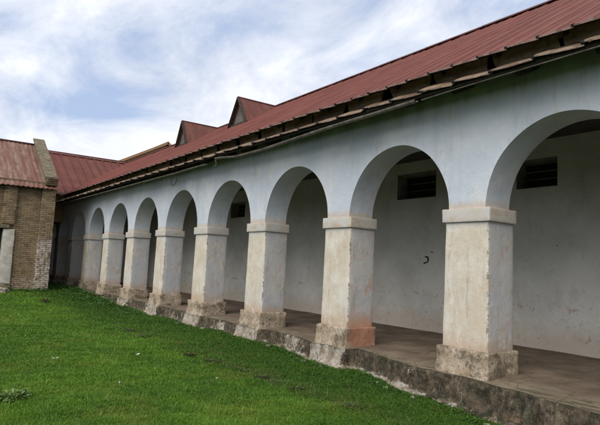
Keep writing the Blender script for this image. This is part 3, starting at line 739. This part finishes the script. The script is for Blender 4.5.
# coping on the gable parapet (stepped masonry, leaning up with the roof)
m = MB()
def cop(a, b, h0, h1, x0, x1):
    n = 22; P0 = []
    ring = []
    for i in range(n+1):
        t = i/n; y = a+(b-a)*t; z = bz0+.615*(y-FYb+.35); j = .02*N(y*5, 1); 
        ring.append([(x0+j, y, z+h0), (x0+j*.5, y, z+h1+.02*N(y*7, 3)), (x1+j*.4, y, z+h1+.02*N(y*6, 8)), (x1+j, y, z+h0), (x0+j, y, z+h0)])
    m.grid(ring, 0, False)
    for r_ in (ring[0], ring[-1]): m.add([p for p in r_[:4]], [(0, 1, 2, 3)])
cop(FYb+.05, 25.9, .0, .27, XR-.44, XR-.02); cop(FYb+.0, 26.0, .27, .37, XR-.50, XR+.04)
co = m.build('gable_coping', 'stonec', br)
m = MB(); z = bz0+.22
for k in range(4): m.rbox(XR-.50+.03*k, XR+.02, FYb-.28-.03*k, FYb+.25, z-.06+k*.09, z+.025+k*.09, .1, .01, .01, 5)
m.build('kneeler_brickwork', 'brick', co)

# ------------------------------------------------------------------ distant tan-roofed house behind the ridge
def ray_on_x(u, v, X):
    d = FW+RT*((u-300)/540.04)-UP*((v-212.5)/540.04); return CAM+d*((X-CAM.x)/d.x)
DX = 11.0
pn = ray_on_x(168, 142.5, DX); pf = ray_on_x(118, 163.5, DX)
rzh = (pn.z+pf.z)/2
DHo = empty('distant_house', (DX, pn.y+5, -.6), 'house beyond the ridge with a weathered tan gabled roof, only its top showing', 'building')
m = MB(); ya, yb = pn.y, pf.y+4; hw = 4.2; ez = rzh-hw*.55
for s in (-1, 1): 
    P = []
    for i in range(41):
        y = ya+(yb-ya)*i/40; P.append([(DX+s*hw*t, y, rzh-(rzh-ez)*t+.02*(i % 2)) for t in (0, .2, .4, .6, 1)])
    m.grid(P if s < 0 else P[::-1], 0, False)
dr = m.build('roof', 'tan', DHo)
m = MB(); m.tube([(DX, ya-.1, rzh+.05), (DX, yb, rzh+.05)], .09, 8); m.build('ridge_cap', 'tan', dr)
m = MB()
for s in (-1, 1): m.bar((DX, ya-.03, rzh), (DX+s*hw, ya-.03, ez), .06, .2, (0, 0, 1))
m.build('verge_board', 'tanedge', dr)
m = MB(); m.box(DX-3.8, DX+3.8, ya+.3, yb-.3, -.6, ez+.1); m.add([(DX-3.8, ya+.3, ez+.1), (DX+3.8, ya+.3, ez+.1), (DX, ya+.3, rzh-.1)], [(0, 1, 2)]); m.build('wall', 'tanedge', DHo)

# ------------------------------------------------------------------ grass
rg = np.random.default_rng(3)
def lawn():
    rows = []
    NB = 680000
    camx, camy = CAM.x, CAM.y
    cand = 0; X = []; 
    ang = rg.uniform(YAW-.72, YAW+.62, 3400000); 
    u = rg.uniform(0, 1, ang.size); d = 1.8*np.exp(u*np.log(32/1.8))        # log-uniform distance = even cover on screen
    x = camx+np.sin(ang)*d; y = camy+np.cos(ang)*d
    def xlim(yv): return np.interp(yv, [a for a, b in XE], [b for a, b in XE])-.16
    keep = (x < xlim(y)) & (y < 30) & ((y < 21.85) | (x > -1.78)) & (y > -4.9) & (x > -13)
    x, y, d = x[keep], y[keep], d[keep]
    # outside the picture thin out
    vx, vy = x-camx, y-camy
    zc = vx*FW.x+vy*FW.y+(-.35-CAM.z)*FW.z
    u_ = 300+540*(vx*RT.x+vy*RT.y+(-1.8)*RT.z)/zc; v_ = 212.5-540*(vx*UP.x+vy*UP.y-1.8*UP.z)/zc
    vis = (zc > .3) & (u_ > -60) & (u_ < 640) & (v_ < 470)
    keep = vis | (rg.uniform(0, 1, x.size) < .12)
    x, y, d = x[keep][:NB], y[keep][:NB], d[keep][:NB]
    n = x.size; print('blades', n)
    # ground height by lattice interpolation
    gx = np.linspace(-14, 1.5, 156); gy = np.linspace(-6, 31, 371)
    G = np.array([[gz(float(a), float(b)) for b in gy] for a in gx])
    fx = (x-gx[0])/(gx[1]-gx[0]); fy = (y-gy[0])/(gy[1]-gy[0]); ix = np.clip(fx.astype(int), 0, 154); iy = np.clip(fy.astype(int), 0, 369); fx -= ix; fy -= iy
    z = G[ix, iy]*(1-fx)*(1-fy)+G[ix+1, iy]*fx*(1-fy)+G[ix, iy+1]*(1-fx)*fy+G[ix+1, iy+1]*fx*fy
    # patchiness
    PN = np.array([[N(a*1.3, b*1.3, 4)*.6+N(a*3.6, b*3.6, 6)*.7 for b in gy] for a in gx]); pn_ = PN[ix, iy]
    edge = np.clip(1-(xlim(y)-x)/.45, 0, 1)
    # band of rank weeds one and a half metres out from the plinth
    band = np.exp(-((x-(-2.15-.06*(y-4)))/.33)**2)*np.clip((12-y)/6, 0, 1)
    h = (.034+.024*rg.uniform(0, 1, n))*(1+.75*pn_)*(1+.5*edge+.35*band); far = np.clip((y-15)/5, 0, 1); h *= 1+1.3*far*np.clip((x+6)/4, 0, 1)
    tall = rg.uniform(0, 1, n) < .012; h[tall] *= 1.9
    w = np.maximum(.0018, d*.00058)*rg.uniform(.8, 1.6, n)
    az = rg.uniform(0, 2*np.pi, n); lean = rg.uniform(.1, .95, n)*h*(1+.4*pn_); la = rg.uniform(0, 2*np.pi, n)
    cx, sx = np.cos(az)*w, np.sin(az)*w; lx, ly = np.cos(la)*lean, np.sin(la)*lean
    V = np.empty((n, 5, 3)); b = np.stack([x, y, z-.01], 1)
    V[:, 0] = b+np.stack([-cx, -sx, 0*x], 1); V[:, 1] = b+np.stack([cx, sx, 0*x], 1)
    mid = b+np.stack([lx*.38, ly*.38, h*.62], 1)
    V[:, 2] = mid+np.stack([cx, sx, 0*x], 1)*.8; V[:, 3] = mid-np.stack([cx, sx, 0*x], 1)*.8
    V[:, 4] = b+np.stack([lx, ly, h*(1-.25*lean/h)], 1)
    me = bpy.data.meshes.new('grass')
    me.vertices.add(n*5); me.vertices.foreach_set('co', V.reshape(-1).astype(np.float32))
    base = (np.arange(n)*5)[:, None]
    loops = np.concatenate([base+np.array([[0, 1, 2, 3]]), base+np.array([[3, 2, 4]])], 1).reshape(-1)
    me.loops.add(n*7); me.loops.foreach_set('vertex_index', loops.astype(np.int32))
    st = (np.arange(n)*7)[:, None]+np.array([[0, 4]]); me.polygons.add(n*2)
    me.polygons.foreach_set('loop_start', st.reshape(-1).astype(np.int32))
    me.update(calc_edges=True)
    tone = np.clip(rg.uniform(-.5, .75, n)+.25*pn_, 0, 1); dry = (rg.uniform(0, 1, n) < (.05+.22*band+.10*(pn_ < -.35)))*rg.uniform(.4, 1, n)
    for nm, arr in (('tone', tone), ('dry', dry)):
        at = me.attributes.new(nm, 'FLOAT', 'POINT'); at.data.foreach_set('value', np.repeat(arr, 5).astype(np.float32))
    me.materials.append(MT['grass'])
    o = bpy.data.objects.new('grass', me); COL.objects.link(o)
    tag(o, 'short green courtyard grass in front of the arcade', 'grass', kind='stuff')
lawn()

# ------------------------------------------------------------------ weeds, stones, petals
def ray_ground(u, v):
    d = FW+RT*((u-300)/540.04)-UP*((v-212.5)/540.04); z = -.4
    for _ in range(6):
        p = CAM+d*((z-CAM.z)/d.z); z = gz(p.x, p.y)
    p = CAM+d*((z-CAM.z)/d.z); return p
def clump(name, p, r, h, n, leaf, mat, label, cat, group=None, flat=.5):
    rr = random.Random(int(p.x*1000)+int(p.y*77)); m = MB(); tone = []
    for k in range(n):
        a = rr.uniform(0, 2*math.pi); q = r*math.sqrt(rr.random()); b = Vector((p.x+q*math.cos(a), p.y+q*math.sin(a), p.z))
        hh = h*(.35+.65*rr.random())*(1-.5*(q/r)**2); L = leaf*(.6+.8*rr.random()); w = L*.28
        out_ = Vector((math.cos(a+rr.uniform(-.9, .9)), math.sin(a+rr.uniform(-.9, .9)), 0)); side = Vector((-out_.y, out_.x, 0))
        s0 = b+Vector((0, 0, hh)); up = Vector((0, 0, 1))*rr.uniform(-.15, .9)
        d1 = (out_*flat+up).normalized(); mid = s0+d1*L*.5; tip = s0+(d1-Vector((0, 0, .35))).normalized()*L
        m.add([b-side*.002, b+side*.002, s0+side*.002, s0-side*.002], [(0, 1, 2, 3)])
        m.add([s0, mid+side*w, tip, mid-side*w], [(0, 1, 2), (0, 2, 3)]); tone += [0]*4+[rr.random()*.6]*4
    o = m.build(name, mat, origin=p)
    at = o.data.attributes.new('tone', 'FLOAT', 'POINT'); at.data.foreach_set('value', tone)
    return tag(o, label, cat, group)
brown = [(212, 363, .16), (231, 369, .20), (248, 374, .22), (277, 385, .20), (312, 397, .26), (296, 391, .14), (262, 379, .12), (190, 356, .10), (345, 408, .2)]
ORD = ['first', 'second', 'third', 'fourth', 'fifth', 'sixth', 'seventh', 'eighth', 'ninth', 'tenth']
for (u, v, r) in brown:
    clump('weed_clump', ray_ground(u, v), r*1.1, .05, 150, .035, 'leafdry', ORD[sorted(b[0] for b in brown).index(u)]+' from the left of the low brown weed clumps in a row crossing the lawn', 'weed', 'brown weed clumps crossing the lawn')
for (u, v, r, w_) in ((130, 332, .13, 'middle'), (144, 338, .16, 'rightmost'), (116, 325, .12, 'leftmost')):
    clump('weed_clump', ray_ground(u, v), r, .06, 110, .04, 'leafdry', w_+' of three greyish brown weed clumps in the lawn near the far pillars', 'weed', 'greyish weeds by the far plinth')
clump('broad_leaf_weed', ray_ground(14, 400), .17, .11, 230, .05, 'leafpale', 'pale yellow green broad-leaved weed at the lower left of the lawn', 'weed', flat=.7)
clump('broad_leaf_weed', ray_ground(560, 424), .10, .12, 90, .07, 'leaf', 'leafy green weed against the dark plinth near the right corner', 'weed', flat=.8)
clump('seedling', ray_ground(46, 304), .10, .22, 50, .10, 'leafdry', 'small dark seedling in front of the whitewashed brick corner', 'weed')
# unruly greenery that nobody could count, along the foot of the walls
def fringe():
    rr = random.Random(5); m = MB(); tone = []
    spots = []
    for _ in range(900):
        x = rr.uniform(-8, -1.9); spots.append((x, 21.75-abs(rr.gauss(0, .35)), .10+.12*rr.random()))
    for _ in range(900):
        y = rr.uniform(13, 27); spots.append((lerp(XE, y)-.30-abs(rr.gauss(0, .35)), y, .10+.15*rr.random()*sm(13, 20, y)))
    for _ in range(500):
        y = rr.uniform(-2.5, 13); spots.append((lerp(XE, y)-.26-abs(rr.gauss(0, .10)), y, .03+.05*rr.random()))
    for (x, y, h) in spots:
        for _k in range(7):
            a = rr.uniform(0, 6.28); b = Vector((x+rr.gauss(0, .06), y+rr.gauss(0, .06), gz(x, y)+h*rr.random())); L = .03+h*.35*rr.random(); w = L*.35
            o_ = Vector((math.cos(a), math.sin(a), rr.uniform(-.2, .8))).normalized(); s_ = Vector((-math.sin(a), math.cos(a), 0))
            m.add([b, b+o_*L*.5+s_*w, b+o_*L, b+o_*L*.5-s_*w], [(0, 1, 2, 3)]); tone += [rr.random()*.7]*4
    o = m.build('undergrowth', 'leaf'); at = o.data.attributes.new('tone', 'FLOAT', 'POINT'); at.data.foreach_set('value', tone)
    tag(o, 'low leafy undergrowth along the foot of the brick house and far plinth', 'undergrowth', kind='stuff')
fringe()
def stone(p, sx, sy, sz, mat, label, name='stone', group=None, seed=0):
    bm = bmesh.new(); bmesh.ops.create_icosphere(bm, subdivisions=4, radius=1)
    for v in bm.verts:
        c = v.co.copy(); k = 1+.28*noise.fractal(c*1.3+Vector((seed*3.1, 0, 0)), 1, 2, 5)+.05*noise.noise(c*7)
        c = Vector((math.copysign(abs(c.x)**.75, c.x), math.copysign(abs(c.y)**.75, c.y), math.copysign(abs(c.z)**.8, c.z)))
        v.co = Vector((c.x*sx, c.y*sy, c.z*sz))*k
    me = bpy.data.meshes.new(name); bm.to_mesh(me); bm.free(); me.materials.append(MT[mat])
    for pl in me.polygons: pl.use_smooth = True
    o = bpy.data.objects.new(name, me); COL.objects.link(o); o.location = (p.x, p.y, p.z+sz*.45); o.rotation_euler.z = seed
    return tag(o, label, 'stone', group)
stone(ray_ground(3, 293), .28, .22, .16, 'rock', 'pale rounded stone at the foot of the brick house doorway jamb', seed=1)
stone(Vector((-.60, -1.22, -.60)), .075, .075, .075, 'rock', 'whitish lump of stone at the plinth foot near the right corner', seed=2)
stone(Vector((-.53, -.98, -.58)), .055, .055, .22, 'rockd', 'upright mossy dark stub of masonry against the plinth at the right', 'masonry_stub', seed=3)
k = 0
rr = random.Random(11)
RB = 'small pale lump of fallen plaster lying along the foot of the plinth'
for y in list(np.arange(-.4, 4.6, .47))+list(np.arange(5.5, 12, 1.6)):
    y = float(y)+rr.uniform(-.1, .1); x = xe(y)-.30-rr.uniform(0, .06); s = rr.uniform(.018, .05)
    stone(Vector((x, y, gz(x, y)-s*.1)), s*1.3, s*1.2, s*.8, 'rock', RB, 'plaster_lump', 'plaster lumps along the plinth', seed=rr.uniform(0, 9)); k += 1
def petals(u, v, label, s=.02, n=3):
    p = ray_ground(u, v); m = MB(); r2 = random.Random(u*7+v)
    for q in range(n):
        a = r2.uniform(0, 6.28); c = Vector((p.x+r2.gauss(0, .03), p.y+r2.gauss(0, .03), p.z+.07+.01*r2.random())); d1 = Vector((math.cos(a), math.sin(a), .3))*s; d2 = Vector((-math.sin(a), math.cos(a), .2))*s*.6
        m.add([c-d1, c+d2, c+d1+Vector((0, 0, .004)), c-d2], [(0, 1, 2), (0, 2, 3)])
        m.add([c-Vector((.001, 0, .07)), c-Vector((-.001, 0, .07)), c+Vector((.001, 0, 0)), c-Vector((.001, 0, 0))], [(0, 1, 2, 3)])
    return tag(m.build('wildflower', 'petal', origin=p), label, 'flower')
petals(55, 362, 'tight pair of white wildflowers in the left part of the lawn', .026, 4)
petals(122, 388, 'single tiny white wildflower low in the lawn', .016, 1)
petals(137, 358, 'pale withered wildflower sprig in the lawn, left of the weed row', .03, 4)
petals(212, 383, 'pale wildflower just below the brown weed row', .02, 2)
petals(18, 317, 'tiny white wildflower near the brick house jamb', .03, 2)
